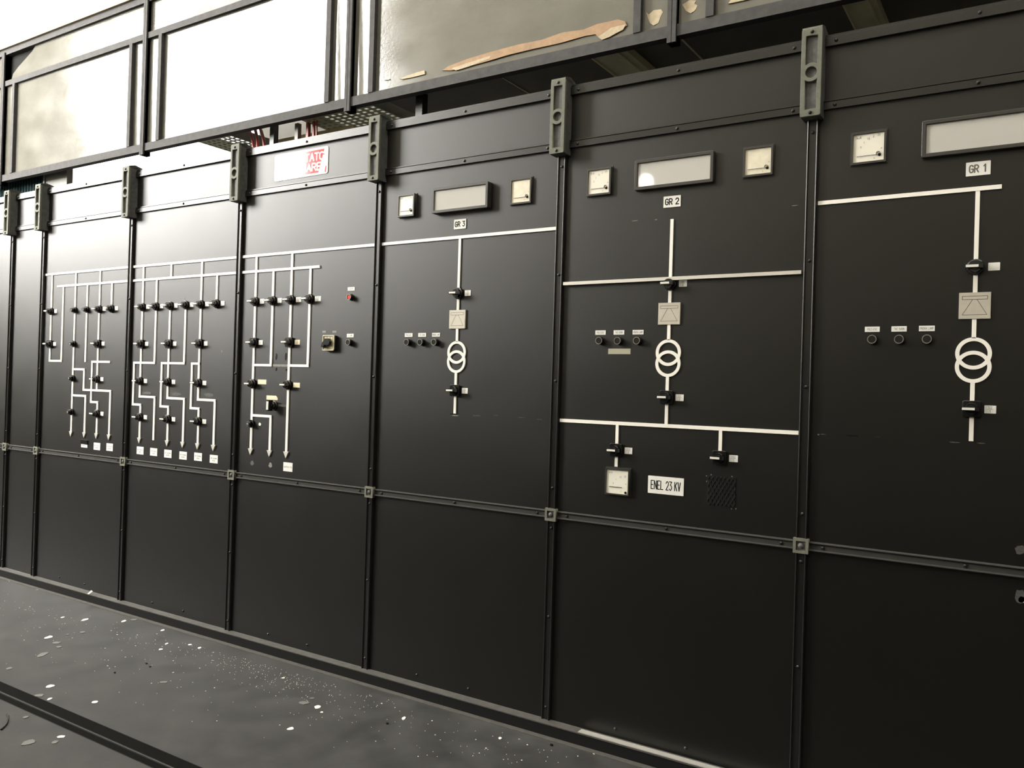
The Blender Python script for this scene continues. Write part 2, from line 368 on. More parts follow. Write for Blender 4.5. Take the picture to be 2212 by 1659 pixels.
def cabinet(X0, X1, label, post_z, rails_n=3):
    c = thing('switchboard_cabinet', label, 'cabinet', (X0, 0, 0), 'black switchboard cabinets in a row')
    W = X1-X0
    put('body', MB().box(0.002, W-0.002, 0.02, 0.55, 0.0, Z_R11-.01), plinthm, c)  # unseen box behind the panels, put in to block back window light
    put('fascia_panel', MB().box(0.001, W-.001, 0, .018, Z_R21-.01, Z_R11-.005), board, c)
    mp = put('main_panel', MB().box(0.001, W-.001, 0, .018, Z_MID1-.015, Z_R20+.02), board, c)
    lp = put('lower_panel', MB().box(0.001, W-.001, 0, .018, ZS-.03, Z_MID0+.015), board, c)
    for nm, prof, z in (('top_rail', [(0.03, Z_R10), (-.016, Z_R10), (-.016, Z_R11-.008), (-.012, Z_R11-.006), (-.012, Z_R11+.002), (.03, Z_R11+.002)], (Z_R10+Z_R11)/2-.003),
                        ('upper_rail', [(0, Z_R20), (-.012, Z_R20), (-.012, Z_R21-.009), (-.006, Z_R21-.008), (-.006, Z_R21-.006), (-.010, Z_R21-.005), (-.010, Z_R21), (0, Z_R21)], (Z_R20+Z_R21)/2-.004),
                        ('middle_rail', beaded(Z_MID0, Z_MID1), (Z_MID0+Z_MID1)/2)):
        r = put(nm, MB().prof_x(prof, .02, W-.02), midm if nm == 'middle_rail' else railm, c)
        dy = {'top_rail': -.016, 'upper_rail': -.012, 'middle_rail': -.008}[nm]
        for fx in ((.07, .5, .93) if W > .6 else (.17, .83)): put('bolt', bolt_me, None, r, (fx*W, dy, z))
    for fx in (.31, .60) if W > .6 else (): put('bolt', bolt_me, None, lp, (fx*W, 0, ZS+.036))
    p = put('post', MB().prof_z(post_prof, ZS, Z_R11), railm, c)
    for z in post_z: put('bolt', bolt_me, None, p, (0, -.0105, z))
    b = put('bracket', bracket_face, None, c, (0, 0, Z_BR))
    put('bracket_body', bracket_body, None, b); put('bracket_cap', bcap, None, b)
    for z in (-.139, .139): put('bolt', bolt_me, None, b, (0, -.062, z))
    k = put('clamp_plate', clamp_face, None, c, (0, -.004, (Z_MID0+Z_MID1)/2)); put('clamp_bolt', clamp_bolt, None, k)
    return c, mp, lp
PZ = [WZ(1206, 363), WZ(1201, 595), WZ(1196, 823), WZ(1190, 1053), WZ(1187, 1139), WZ(1184, 1330), WZ(1180, 1525)]
XA = -0.41
cabinet(XA-1.0, XA, 'plain black cabinet past the narrow one, at the far end of the board', PZ)
CA = cabinet(XA, 0.0, 'narrow blank black cabinet beside the four-arrow panel', PZ)
CB = cabinet(0.0, 1.0, 'black cabinet with four arrows on its white line diagram', PZ)
CC = cabinet(1.0, 2.0, 'black cabinet with five arrows and six white paper labels', PZ)
CD = cabinet(2.0, 3.0, 'black cabinet under the red and white smoking sign', PZ)
CE = cabinet(3.0, 4.0, 'black cabinet marked GR 3 with two square meters', PZ)
CF = cabinet(4.0, 5.0, 'black cabinet marked GR 2 and ENEL 23 KV', PZ)
CG = cabinet(5.0, 6.0, 'black cabinet marked GR 1 with two rings on its diagram', PZ)
cabinet(6.0, 7.0, 'plain black cabinet next to the GR 1 cabinet', PZ)

# base sill in front of the cabinets
sill = struct('baseboard_front', MB().prof_x([(0.0, 0.0), (-.045, 0.0), (-.045, ZS-.003), (0, ZS-.003)], XA-1, 7.0), plinthm)
put('sill_top', MB().prof_x([(0.01, ZS-.003), (-.047, ZS-.003), (-.047, ZS+.001), (0.01, ZS+.003)], XA-1, 7.0), sillm, sill)
tag(put('floor_edge_strip', MB().box(XA-1, 7.0, -.075, -.046, 0, .003), sillm), kind='structure')
bpy.data.objects['floor_edge_strip'].name = 'trim_1'
ms = put('metal_strip', MB().box(WX(1255, 1577, -.02), 6.4, -.046, -.016, ZS+.0025, ZS+.006), alum)
tag(ms, 'pale bare metal strip lying on the sill under the GR 2 panel', 'metal strip')

# ------------------------------------------------------------------ mimic diagram
ST = 0.005
def vstrip(c, px, top, bot, w=.0125, t=ST, px2=None, y0=0.0, mt=None):
    """px,top -> bottom: pixel x at the top and bottom of the strip"""
    a = aty(px, top, 0); b = aty(px2 if px2 is not None else px, bot, 0); x = (a.x+b.x)/2
    put('mimic_strip', MB().box(x-w/2-c[0].location.x, x+w/2-c[0].location.x, y0-t, y0, b.z, a.z), mt or stripm, c[1]); return x
def hstrip(c, p1, p2, w=.0125, t=ST, y0=0.0, mt=None, ext=0.0):
    a = aty(*p1, 0); b = aty(*p2, 0); z = (a.z+b.z)/2; X = c[0].location.x
    put('mimic_strip', MB().box(min(a.x, b.x)-X-ext, max(a.x, b.x)-X+ext, y0-t, y0, z-w/2, z+w/2), mt or stripm, c[1]); return z
def arrow(c, px, py, x, w=.038, h=.033):
    z = WZ(px, py); X = c[0].location.x
    put('arrowhead', MB().poly([(x-X, z), (x-X+w/2, z+h), (x-X-w/2, z+h)], 0, -.007), alum, c[1])
WV = .0150
def bus(c, z, xa, xb, **k):
    X = c[0].location.x
    put('mimic_strip', MB().box(xa-X, xb-X, k.get('y0', 0)-ST-.0008, k.get('y0', 0), z-.0068, z+.0068), k.get('mt', stripm), c[1])
PB1 = (WZ(300, 574.8)+WZ(650, 543.8)+WZ(1000, 513.2))/3
PB2 = (WZ(279, 606.7)+WZ(506, 589.7)+WZ(650, 580.4))/3
bus(CB, PB1, WX(100.4, 590), .977); bus(CB, PB2, WX(125, 617), .977)
bus(CC, PB1, 1.022, 1.977); bus(CC, PB2, 1.022, 1.977)
bus(CD, PB1, 2.022, 2.977); bus(CD, PB2, 2.022, WX(692, 578))
bus(CE, PB1, 3.022, 3.979)
def xz(px, py): p = aty(px, py, 0); return p.x, p.z
class Diag:
    """strips given in pixels, snapped square on the panel"""
    def __init__(s, c): s.c = c; s.X = c[0].location.x
    def v(s, x, z1, z0, w=WV): put('mimic_strip', MB().box(x-w/2-s.X, x+w/2-s.X, -ST, 0, z0, z1), stripm, s.c[1])
    def h(s, xa, xb, z, w=.0130): put('mimic_strip', MB().box(min(xa, xb)-WV/2-s.X, max(xa, xb)+WV/2-s.X, -ST-.0004, 0, z-w/2, z+w/2), stripm, s.c[1])
    def a(s, x, z): put('arrowhead', MB().poly([(x-s.X, z), (x-s.X+.019, z+.034), (x-s.X-.019, z+.034)], 0, -.007), alum, s.c[1])
def zz(*pts): return sum(WZ(*p) for p in pts)/len(pts)
def xx(*pts): return sum(WX(*p) for p in pts)/len(pts)
# four-arrow cabinet
d = Diag(CB)
bx = {1: xx((113.3,592),(111.6,679),(109.4,777)), 2: xx((137.4,619),(134.5,779)), 3: xx((163.8,588),(160,770),(156.2,935)),
      4: xx((189.7,616),(186,782)), 5: xx((216.6,583),(211.9,841)), 6: xx((243.1,612),(242.6,659))}
zl = zz((122, 779.5)); d.v(bx[1], PB1, zl); d.v(bx[2], PB2, zl); d.h(bx[1], bx[2], zl)
zt3 = WZ(156, 943); d.v(bx[3], PB1, zt3+.03); d.a(bx[3], zt3)
d.v(bx[4], PB2, WZ(186, 782))
zb1 = zz((160.4,798),(183,797.5)); zb1b = zz((181,842.4),(239,844.2)); xb1 = xx((183,797.5),(181.4,842)); xb1r = xx((239,844),(237,940))
d.h(bx[3], xb1, zb1); d.v(xb1, zb1, zb1b); d.h(xb1, xb1r, zb1b); zt = WZ(236.7, 950.8); d.v(xb1r, zb1b, zt+.03); d.a(xb1r, zt)
d.v(bx[5], PB1, zb1b)
zb2 = zz((158.6,854.3),(185.7,855)); xb2 = xx((185.7,855),(183.2,940)); zt = WZ(182.7, 945.5); d.h(bx[3], xb2, zb2); d.v(xb2, zb2, zt+.03); d.a(xb2, zt)
zb3 = zz((215,781.6)); xb3 = xx((199.2,781.6),(198.5,868)); zb3b = WZ(205,868.6); xb3r = xx((211.4,868.6),(209.5,940)); zt = WZ(209.3, 947.8)
d.h(xb3, WX(237.5, 781.6), zb3); d.v(xb3, zb3, zb3b); d.h(xb3, xb3r, zb3b); d.v(xb3r, zb3b, zt+.03); d.a(xb3r, zt); d.v(bx[6], PB2, WZ(242.6, 662))
# five-arrow cabinet
d = Diag(CC)
cx_ = {1: xx((309.6,575),(305,854)), 2: xx((338.9,604),(336.1,783)), 3: xx((370,585),(368.3,670),(364.4,859)), 4: xx((401.4,669),(399.4,784)), 5: xx((436.1,564),(430.8,863)), 6: xx((469.5,594),(470,655))}
z1 = zz((304,856.6),(335,858)); xr = xx((335,858),(332.4,950)); d.v(cx_[1], PB1, z1); d.h(cx_[1], xr, z1); d.v(xr, z1, WZ(332.4, 950.8))
z2 = zz((290,783.8),(336,783.8)); xl = xx((290.1,784),(288.9,873)); z3 = zz((289,873.2),(303.7,874.4)); x4 = xx((303.7,874),(302.9,950)); zt = WZ(302.9, 957.8)
d.v(cx_[2], PB2, z2); d.h(xl, cx_[2], z2); d.v(xl, z2, z3); d.h(xl, x4, z3); d.v(x4, z3, zt+.03); d.a(x4, zt)
d.v(cx_[3], PB1, PB2)
z1 = zz((364.4,859.5),(399.4,862)); xr = xx((399,862),(395.4,960)); zt = WZ(395.4, 967.4); d.v(cx_[3], WZ(368.3, 664), z1); d.h(cx_[3], xr, z1); d.v(xr, z1, zt+.03); d.a(xr, zt)
z2 = zz((349.5,784.7),(400.2,784.7)); xl = xx((349.5,785),(349,878)); z3 = zz((349.5,877.6),(364.4,878.8)); x4 = xx((364.4,878),(362.3,955)); zt = WZ(362.1, 963.9)
d.v(cx_[4], WZ(401.4, 662), z2); d.h(xl, cx_[4], z2); d.v(xl, z2, z3); d.h(xl, x4, z3); d.v(x4, z3, zt+.03); d.a(x4, zt)
z1 = zz((431,863.4),(465,864.8)); xr = xx((464.9,864),(462.3,965)); zt = WZ(462.3, 974.4); d.v(cx_[5], PB1, z1); d.h(cx_[5], xr, z1); d.v(xr, z1, zt+.03); d.a(xr, zt)
d.v(cx_[6], PB2, WZ(470, 654))
z2 = WZ(424, 785.6); xl = xx((415.1,786),(413.9,881)); z3 = zz((414,881.7),(430,882.6)); x4 = xx((430,882),(428.4,960)); zt = WZ(428.2, 970.9)
d.h(xl, cx_[5], z2); d.v(xl, z2, z3); d.h(xl, x4, z3); d.v(x4, z3, zt+.03); d.a(x4, zt)
# cabinet under the sign
d = Diag(CD)
dx_ = {1: xx((552.9,552),(545.4,975)), 2: xx((590.8,587),(587.4,789)), 3: xx((629.7,548),(622.4,980)), 4: xx((670.4,581),(667.6,790))}
zt = WZ(545.2, 982.7); d.v(dx_[1], PB1, zt+.03); d.a(dx_[1], zt); zt = WZ(622.1, 990); d.v(dx_[3], PB1, zt+.03); d.a(dx_[3], zt)
zk = zz((570,788.9),(650,790)); d.v(dx_[2], PB2, zk); d.h(dx_[1], dx_[2], zk); d.v(dx_[4], PB2, zk); d.h(dx_[3], dx_[4], zk)
put('glue_mark', MB().box(dx_[2]+.012-2, dx_[3]-.01-2, -.0006, 0, zk-.006, zk+.006), residue, CD[1])
zk2 = WZ(633, 877.5); put('glue_mark', MB().box(WX(600, 877)-2, dx_[3]-2, -.0006, 0, zk2-.006, zk2+.006), scuff, CD[1])
z5 = zz((548.8,897.4),(587,899.4)); x5 = xx((585.5,899),(583.5,980)); zt = WZ(583.5, 986.8); d.h(dx_[1], x5, z5); d.v(x5, z5, zt+.03); d.a(x5, zt)
# rectifier groups
def symbols(c, x, pl, rg, t=ST):
    X = c[0].location.x; x0, x1, y0, y1 = pl
    w = .088; zc = (WZ(x0, y0)+WZ(x1, y1))/2; h = abs(WZ(x0, y0)-WZ(x1, y1)); h = .083
    p = put('rectifier_plate', MB().box(x-X-w/2, x-X+w/2, -.007, 0, zc-h/2, zc+h/2), platem, c[1])
    a = MB(); s = .0013; k = w/.088
    o = [(-.035, .030), (.035, .030), (.035, .0195), (.006, .0195), (.034, -.029), (-.034, -.029), (-.006, .0195), (-.035, .0195), (-.035, .030)]
    a.stroke([(x-X+q[0]*k, zc+q[1]) for q in o], s, -.0073); a.stroke([(x-X-.006, zc+.0195), (x-X+.006, zc+.0195)], s, -.0073)
    for vv in range(len(a.v)): pass
    e = put('engraved_symbol', a, linem, c[1])
    px0, px1, py0, py1 = rg
    zt, zb = WZ((px0+px1)/2, py0), WZ((px0+px1)/2, py1); ro = .0508; xr = (WX(px0, (py0+py1)/2)+WX(px1, (py0+py1)/2))/2
    put('transformer_ring', MB().ring(x-X, zt-ro, ro, ro-.0118, 0, -.005, 48), stripm, c[1])
    put('transformer_ring', MB().ring(x-X, zb+ro, ro, ro-.0118, 0, -.0053, 48), stripm, c[1])
    return zc, h, zt, zb
def group(c, pts, pl, rg, ztop, zbot):
    x = xx(*pts); zc, h, zt, zb = symbols(c, x, pl, rg); dd = Diag(c)
    for a, b in ((ztop, zc+h/2), (zc-h/2, zt-.003), (zb+.003, zbot)): dd.v(x, a, b, .0125)
    return x
xE = group(CE, [(993,516),(985,893)], (974.5,1005.5,671,709), (969,1008,736.8,805.8), PB1, WZ(985,893.4))
xF = group(CF, [(1451.6,474),(1449,598),(1440.8,916)], (1425.6,1468.6,655.7,700), (1417.5,1471.9,733.2,814.4), WZ(1451.6,473.7), WZ(1441,918))
xG = group(CG, [(2111.3,411),(2098.9,953)], (2073.5,2137.3,633.2,688.3), (2062.4,2143.5,728.8,827.4), WZ(2111,411), WZ(2098.9,952.9))
zF = (WZ(1207, 616.7, -.013)+WZ(1733.7, 583.8, -.013))/2
put('mimic_bar', MB().box(.024, .974, -.015, -.007, zF-.0065, zF+.0065), alum, CF[1])
for xx_ in (.10, .90): put('mimic_bar_standoff', MB().box(xx_-.005, xx_+.005, -.007, 0, zF-.005, zF+.005), steel, CF[1])
zG = (WZ(1760, 441.6)+WZ(2164, 402.2))/2; bus(CG, zG, 5.022, WX(2164.2, 402))
zL = (WZ(1202, 907)+WZ(1726, 935.4))/2; bus(CF, zL, 4.022, 4.978)
d = Diag(CF); xL1 = xx((1333.7,918),(1332.4,1008)); xL2 = xx((1557.2,929),(1556,988))
d.v(xL1, zL, WZ(1332.4, 1008), .0125); d.v(xL2, zL, WZ(1556, 985), .0125)

# ------------------------------------------------------------------ switches
sw_disc = MB().cyl(0, 0, .0255, 0, -.006, 24).cyl(0, 0, .0255, -.006, -.010, 24, .0215).mesh('base_disc')
sw_square = holed('base_plate', [rrloop(-.0245, .0245, -.0245, .0245, .004)], .009, .0012)
sw_knob = MB().cyl(0, 0, .0195, -.008, -.024, 22, .0175).cyl(0, 0, .0115, -.024, -.028, 16, .0105).mesh('knob')
lv = MB().poly([(-.027, -.0055), (.022, -.0065), (.022, .0065), (-.027, .0055), (-.031, 0)], -.018, -.036)
sw_lever = lv.mesh('lever')
sw_insert = MB().box(-.025, .010, -.0375, -.0355, -.0038, .0038).mesh('lever_insert')
for me, mm in ((sw_disc, knobm), (sw_square, knobm), (sw_knob, knobm), (sw_lever, knobm), (sw_insert, leverm)): me.materials.append(mm)
tag_me = holed('name_tag', [rrloop(-.016, .016, -.0125, .0125, .0015)], .002); tag_me.materials.append(whitem)
GSW = 'rotary switches on the line diagrams'
def tag_text(parent, lines, x=0.05, y=-.0022, h=.0075):
    mb = MB()
    if len(lines) > 1: mb.stroke([(x-.009, 0), (x+.009, 0)], .0009, y)
    for i, s in enumerate(lines):
        text(mb, s, x, (.0022 if i == 0 else -.0022-h) if len(lines) > 1 else -h/2, h, h*.5, h*.72, .0011, y)
    put('tag_lettering', mb, inkg, parent)
def switch(x, z, label, kind='disc', lines=None, tagx=.05, tagm=None, tagw=1.0):
    t = thing('rotary_switch', label, 'switch', (x, -.0035, z), GSW)
    put('base_disc' if kind == 'disc' else 'base_plate', sw_disc if kind == 'disc' else sw_square, None, t)
    put('knob', sw_knob, None, t, smooth=True)
    l = put('lever', sw_lever, None, t); tag(put('lever_insert', sw_insert, None, l), 'ivory insert on the lever')
    if lines is not None:
        if tagm is None: g = put('name_tag', tag_me, None, t, (tagx, .0035, 0))
        else: g = put('name_tag', MB().box(-.016*tagw, .016*tagw, -.001, 0, -.0125, .0125), tagm, t, (tagx+.016*(tagw-1), .0035, 0))
        if lines: 
            mb = MB(); h = .0075
            if len(lines) > 1: mb.stroke([(-.009, 0), (.009, 0)], .0009, -.0022)
            for i, s in enumerate(lines): text(mb, s, 0, (.0020 if i == 0 else -.0020-h) if len(lines) > 1 else -h/2, h, h*.5, h*.74, .0011, -.0022)
            put('tag_lettering', mb, inkg, g)
    return t
ind_body = MB().cyl(0, 0, .021, 0, -.007, 20).cyl(0, 0, .0145, -.007, -.026, 18, .0135).mesh('lamp_body')
ind_ring = MB().ring(0, 0, .0135, .0085, -.026, -.029, 18).mesh('lamp_ring'); ind_core = MB().cyl(0, 0, .006, -.024, -.028, 12).mesh('lamp_core')
ind_body.materials.append(knobm); ind_ring.materials.append(steel); ind_core.materials.append(inkg)
def indicator(x, z, label):
    t = thing('indicator_socket', label, 'indicator', (x, -.0035, z), 'round indicator sockets on the line diagrams')
    put('socket_body', ind_body, None, t, smooth=True); put('socket_ring', ind_ring, None, t); put('socket_core', ind_core, None, t); return t
ORD = ['first', 'second', 'third', 'fourth', 'fifth', 'sixth']
four, five, sgn = 'four-arrow panel', 'five-arrow panel', 'panel under the red sign'
# four-arrow panel
zr1, zr2 = zz((113,671.8),(216.5,668.3)), zz((110,742.8),(212.5,742.8))
switch(bx[1], zr1, 'black lever switch nearest the narrow blank cabinet, top row of the four-arrow panel', lines=['52','1'])
indicator(bx[3], zr1, 'round black socket in the top switch row, on the longest line of the four-arrow panel')
indicator(bx[4], zr1, 'round black socket in the top switch row, on the line that stops short, four-arrow panel')
switch(bx[5], zr1, 'black lever switch of the top row, on the fifth line of the four-arrow panel', lines=['52','2'])
switch(bx[6], zr1, 'black lever switch of the top row hanging alone at its line end, four-arrow panel', lines=['52','3'])
switch(bx[1], zr2, 'black lever switch nearest the narrow blank cabinet, second row of the four-arrow panel', 'square', lines=['52','1'])
indicator(bx[3], zr2, 'round black socket in the second switch row of the four-arrow panel')
switch(bx[5], zr2, 'black lever switch on the fifth line, second row of the four-arrow panel', 'square', lines=['52','2'])
indicator(bx[3], WZ(159.5, 817), 'round black socket in the third switch row of the four-arrow panel')
indicator(bx[3], WZ(156.9, 889.6), 'round black socket in the lowest switch row of the four-arrow panel')
switch(bx[5], WZ(212.5, 818.8), 'black lever switch in the third row of the four-arrow panel', lines=['2'])
switch(xb3r, WZ(210.4, 893.1), 'black lever switch in the lowest row of the four-arrow panel', lines=['2'])
# five-arrow panel
zr1 = zz((308,662.6),(338,662),(436,657.5),(470,656.5)); zr2 = zz((306,742.7),(367,742.7),(433.5,742))
zr3 = zz((305,823),(365,824.9),(431.7,826.6)); zr4 = zz((303.4,901),(363.5,905.3),(429.3,908.8))
for i in range(6): switch(cx_[i+1], zr1, 'black lever switch, %s from the four-arrow panel, top row of the five-arrow panel' % ORD[i], lines=['.'])
for i, k in enumerate((1, 3, 5)): switch(cx_[k], zr2, 'black lever switch, %s from the four-arrow panel, second row of the five-arrow panel' % ORD[i], 'square', lines=['.'])
for i, k in enumerate((1, 3, 5)): switch(cx_[k], zr3, 'black lever switch, %s from the four-arrow panel, third row of the five-arrow panel' % ORD[i], lines=['2'])
for i, k in enumerate((xx((303.4,900)), xx((363.5,905)), xx((429.4,908)))): switch(k, zr4, 'black lever switch, %s from the four-arrow panel, lowest row of the five-arrow panel' % ORD[i], lines=['2'])
# panel under the sign
zr1 = zz((552,650.9),(590,649.3),(628,648.4),(669,646.8))
for i in range(4): switch(dx_[i+1], zr1, 'black lever switch, %s from the five-arrow panel, top row under the red sign' % ORD[i], lines=['51'] if i < 2 else ['51 K', '52'], tagm=None if i < 2 else whitem, tagw=1.0 if i < 2 else (1.15 if i == 2 else 1.3))
zr2 = zz((549.5,739.6),(627,739.6)); zr3 = zz((548,829.3),(625,830.9))
switch(dx_[1], zr2, 'black lever switch with a small white tag, second row under the red sign', 'square', lines=['51'])
switch(dx_[3], zr2, 'black lever switch with a lettered yellowish tag, second row under the red sign', 'square', lines=['51','52'], tagm=tapem, tagw=1.2)
switch(dx_[1], zr3, 'black lever switch with masking tape set above its level, third row under the red sign', lines=None)
switch(dx_[3], zr3, 'black lever switch with a blank yellowish tag, third row under the red sign', lines=[], tagm=tapem, tagw=1.5)
x0, x1, z0, z1 = rect((557,820),(557,830),(575.5,820),(575.5,830), 0)
tag(put('masking_tape', MB().box(x0, x1, -.001, 0, z0, z1), tapem), 'blank yellowish tape beside the third-row switch on the arrow line with the box switch', 'tape')
x0, x1, z0, z1 = rect((576,854),(576,863.4),(599.8,855),(599.8,864), 0)
tag(put('masking_tape', MB().poly([(x0, z0), (x1, z0), (x1, z1-.012), (x1-.012, z1), (x0, z1)], 0, -.001), tapem), 'yellowish tape with a cut corner just above the box switch', 'tape')
indicator(dx_[1], WZ(546.6, 915.2), 'round black socket beside a torn scrap on the panel under the red sign')
zb = WZ(593, 876); xb = WX(593, 876)
t = thing('box_switch', 'black box switch with an upright ivory edged lever under yellowish tape', 'switch', (xb, 0, zb))
put('base_disc', sw_disc, None, t); put('knob', sw_knob, None, t, smooth=True)
put('lever', MB().box(-.008, .008, -.046, -.018, -.028, .028), knobm, t); put('lever_insert', MB().box(-.007, .007, -.049, -.046, -.022, .022), leverm, t)
# rectifier groups
for (x, c, py1, py2, nm, l1, l2) in ((xE, CE, (991,634), (987,843.6), 'GR 3 panel by the red sign', ['11','52'], ['52','3']), (xF, CF, (1448.4,613.5), (1442,858.2), 'ENEL panel', ['89','2'], ['52','2']), (xG, CG, (2107,577.7), (2100.6,883.3), 'GR 1 panel past the ENEL one', [], ['52','1'])):
    switch(x, WZ(*py1), 'black lever switch above the rectifier symbol, %s' % nm, lines=l1)
    switch(x, WZ(*py2), 'black lever switch below the two rings, %s' % nm, 'square', lines=l2)
switch(xL1, WZ(1332, 972), 'black lever switch between the low white bar and the kV meter', 'square', lines=['152','2'])
switch(xL2, WZ(1556, 988.6), 'black lever switch below the low white bar, above the mesh grille', 'square', lines=['152','1'])

# ------------------------------------------------------------------ push buttons
pb_body = MB().cyl(0, 0, .0165, 0, -.004, 24).cyl(0, 0, .0140, -.004, -.020, 24).mesh('button_body')
pb_ring = MB().ring(0, 0, .0148, .0118, -.018, -.022, 28).mesh('button_ring')
pb_cap = MB().cyl(0, 0, .0112, -.012, -.0205, 20, .0095).mesh('button_cap'); pb_cap_red = pb_cap.copy()
pb_body.materials.append(knobm); pb_ring.materials.append(chrome); pb_cap.materials.append(knobm); pb_cap_red.materials.append(redcap)
def button(lab, bpx, label, txt, red=False):
    (x0, y0, x1, y1) = lab; a = aty(x0, (y0+y1)/2, 0); b = aty(x1, (y0+y1)/2, 0); xc = (a.x+b.x)/2
    zl = WZ((x0+x1)/2, (y0+y1)/2); zb = WZ(*bpx, -.02)
    t = thing('push_button', label, 'button', (xc+.003, 0, zb), 'push buttons with white name plates')
    put('button_body', pb_body, None, t, smooth=True); put('button_ring', pb_ring, None, t)
    tag(put('button_cap', pb_cap_red if red else pb_cap, None, t), 'red cap' if red else 'black cap')
    w = .046; h = .0175
    lp = put('name_plate', MB().box(-w/2, w/2, -.002, 0, -h/2, h/2), whitem, t, (-.003, 0, zl-zb))
    mb = MB(); pit = min(.0042, w*.92/len(txt)); text(mb, txt, 0, -.0037, .0072, pit*.66, pit, .0010, -.0022); put('plate_lettering', mb, inkg, lp)
for nm, labs, fr in (('GR 3 panel by the red sign', [(875,719.7,891.5,727.9),(904,719.4,920.9,727.6),(933.7,719.2,951.2,727.2)], [(880.6,739.2),(909.4,739),(938.8,739)]),
                     ('ENEL panel', [(1286.6,713.9,1308.6,723.1),(1326,713.4,1348.8,722.9),(1367,713,1390.4,722.3)], [(1294.7,735.8),(1335.2,736),(1375.4,735.8)]),
                     ('GR 1 panel past the ENEL one', [(1868.7,705.8,1900,716.9),(1926,705,1958.7,716),(1985.4,704,2019,715)], [(1883.4,732.9),(1941.6,732.8),(2002.9,732.4)])):
    for lab, f, tx in zip(labs, fr, ('PULS ESC', 'TAC SUON', 'PROVA LAMP')):
        button(lab, f, 'black push button under %s, %s' % (tx, nm), tx)
button((751.5,620.3,766.9,627.8), (753,641.5), 'red push button under a white plate on the panel below the red sign', 'SCATTO', True)
button((749.3,721.4,765,728.2), (752,739.5), 'black push button beside the selector switch, under the red button', 'P. LAMP')
x0, x1, z0, z1 = rect((1314,753),(1314,764.9),(1362,753),(1362,764.9), 0)
tag(put('tape_label', MB().box(x0, x1, -.001, 0, z0, z1), dymo), 'beige tape strip under the three buttons of the GR 2 panel', 'tape')

# selector on the panel under the sign
x0, x1, z0, z1 = rect((696.9,724),(696.9,757),(721.7,723.6),(721.7,757.3), -.02); w, h = (x1-x0)/2, (z1-z0)/2
t = thing('selector_switch', 'selector switch on a gold plate with a black pointer knob', 'switch', ((x0+x1)/2, 0, (z0+z1)/2))
put('selector_box', MB().box(-w+.002, w-.002, -.016, 0, -h+.002, h-.002), knobm, t)
put('selector_rim', holed('selector_rim', [rrloop(-w, w, -h, h, .006), rrloop(-w+.004, w-.004, -h+.004, h-.004, .004)], .006), goldr, t, (0, -.016, 0))
put('selector_plate', MB().box(-w+.003, w-.003, -.018, -.016, -h+.003, h-.003), goldm, t)
put('pointer_knob', MB().poly([(.022, .006), (.012, .020), (-.010, .020), (-.024, .004), (-.034, -.012), (-.034, -.022), (-.026, -.024), (-.012, -.010), (.004, -.014), (.018, -.008)], -.018, -.036), knobm, t)
mb = MB(); text(mb, '0', 0, .026, .008, .005, .006, .0022, -.0185); text(mb, '1', -.020, .020, .008, .004, .006, .0022, -.0185); text(mb, '2', .020, .020, .008, .005, .006, .0022, -.0185); text(mb, '0', -.03, -.037, .008, .005, .006, .002, -.0185)
put('selector_digits', mb, whitem, t)
for q, (a, b) in enumerate(((696.6,704.3),(718.4,727))):
    x0, x1, z0, z1 = rect((a,714.4),(a,718.8),(b,714.4),(b,718.8), 0)
    tag(put('paper_tag', MB().box(x0, x1, -.001, 0, z0, z1), greyp), ('small grey tag above the pointer side of the selector switch', 'small grey tag above the selector switch, on the button side')[q], 'tag')

# ------------------------------------------------------------------ meters, windows and plates
def meter(r, label, marks, unit, old=False, depth=.02, low=False):
    x0, x1, z0, z1 = r; w, h = x1-x0, z1-z0
    t = thing('panel_meter', label, 'meter', (x0, 0, z0), 'square panel meters')
    bz = .007 if not low else .005
    put('bezel', holed('bezel', [rloop(0, w, 0, h), rloop(bz, w-bz, bz, h-bz)], depth), bezelm, t)
    put('flange', MB().box(-.003, w+.003, -.003, 0, -.003, h+.004), bezelm, t)
    put('dial', MB().box(bz-.001, w-bz+.001, -depth+.005, -.003, bz-.001, h-bz+.001), dialold if old else dialm, t)
    y = -depth+.0044; pv = (w*.80, h*.27) if not low else (w*.84, h*.14)
    put('needle', MB().box(w*.17, pv[0]-.006 if not low else w*.70, y-.002, y-.001, h*.25-.0006 if not low else h*.285, h*.25+.0006 if not low else h*.305), inkm, t)
    if not low: put('pivot_ring', MB().ring(pv[0]-.003, pv[1]+.002, .0068, .0054, y, y-.002, 18), inkg, t)
    put('zero_screw', MB().dome(pv[0]+.001, pv[1]-.003, .0052, y, .004, 12, 3), inkm, t)
    mb = MB()
    if not old:
        text(mb, unit, w*.22, h*.80, h*.075, h*.055, h*.075, .0011, y)
    R = w*.55
    for i, s in enumerate(marks):
        a = math.radians(172-82*(i+1)/len(marks)); text(mb, s, pv[0]-.002+R*math.cos(a), pv[1]+R*math.sin(a), h*.06, h*.035, h*.045, .0008, y)
    text(mb, 'A', w*.86, h*.42, h*.04, h*.04, .004, .0008, y); text(mb, 'C', w*.67, h*.13, h*.04, h*.035, .004, .0008, y)
    put('dial_print', mb, inkg, t)
MK = ['5', '1', '15', '2', '25']
meter(rect((858.4,422),(858.4,469),(894,417.1),(894,466), -.02), 'square cream meter between the post and the lamp window, GR 3 panel', MK, 'kA')
meter(rect((1101.4,387.7),(1101.4,442.4),(1147,381.8),(1147,437.5), -.012), 'square faded meter on the GR 2 side of the GR 3 panel', ['', ''], '', True, .012)
meter(rect((1267.3,366.8),(1267.3,424.3),(1319,359),(1319,418), -.014), 'square cream kA meter on the GR 3 side of the GR 2 panel', MK, 'kA', depth=.014)
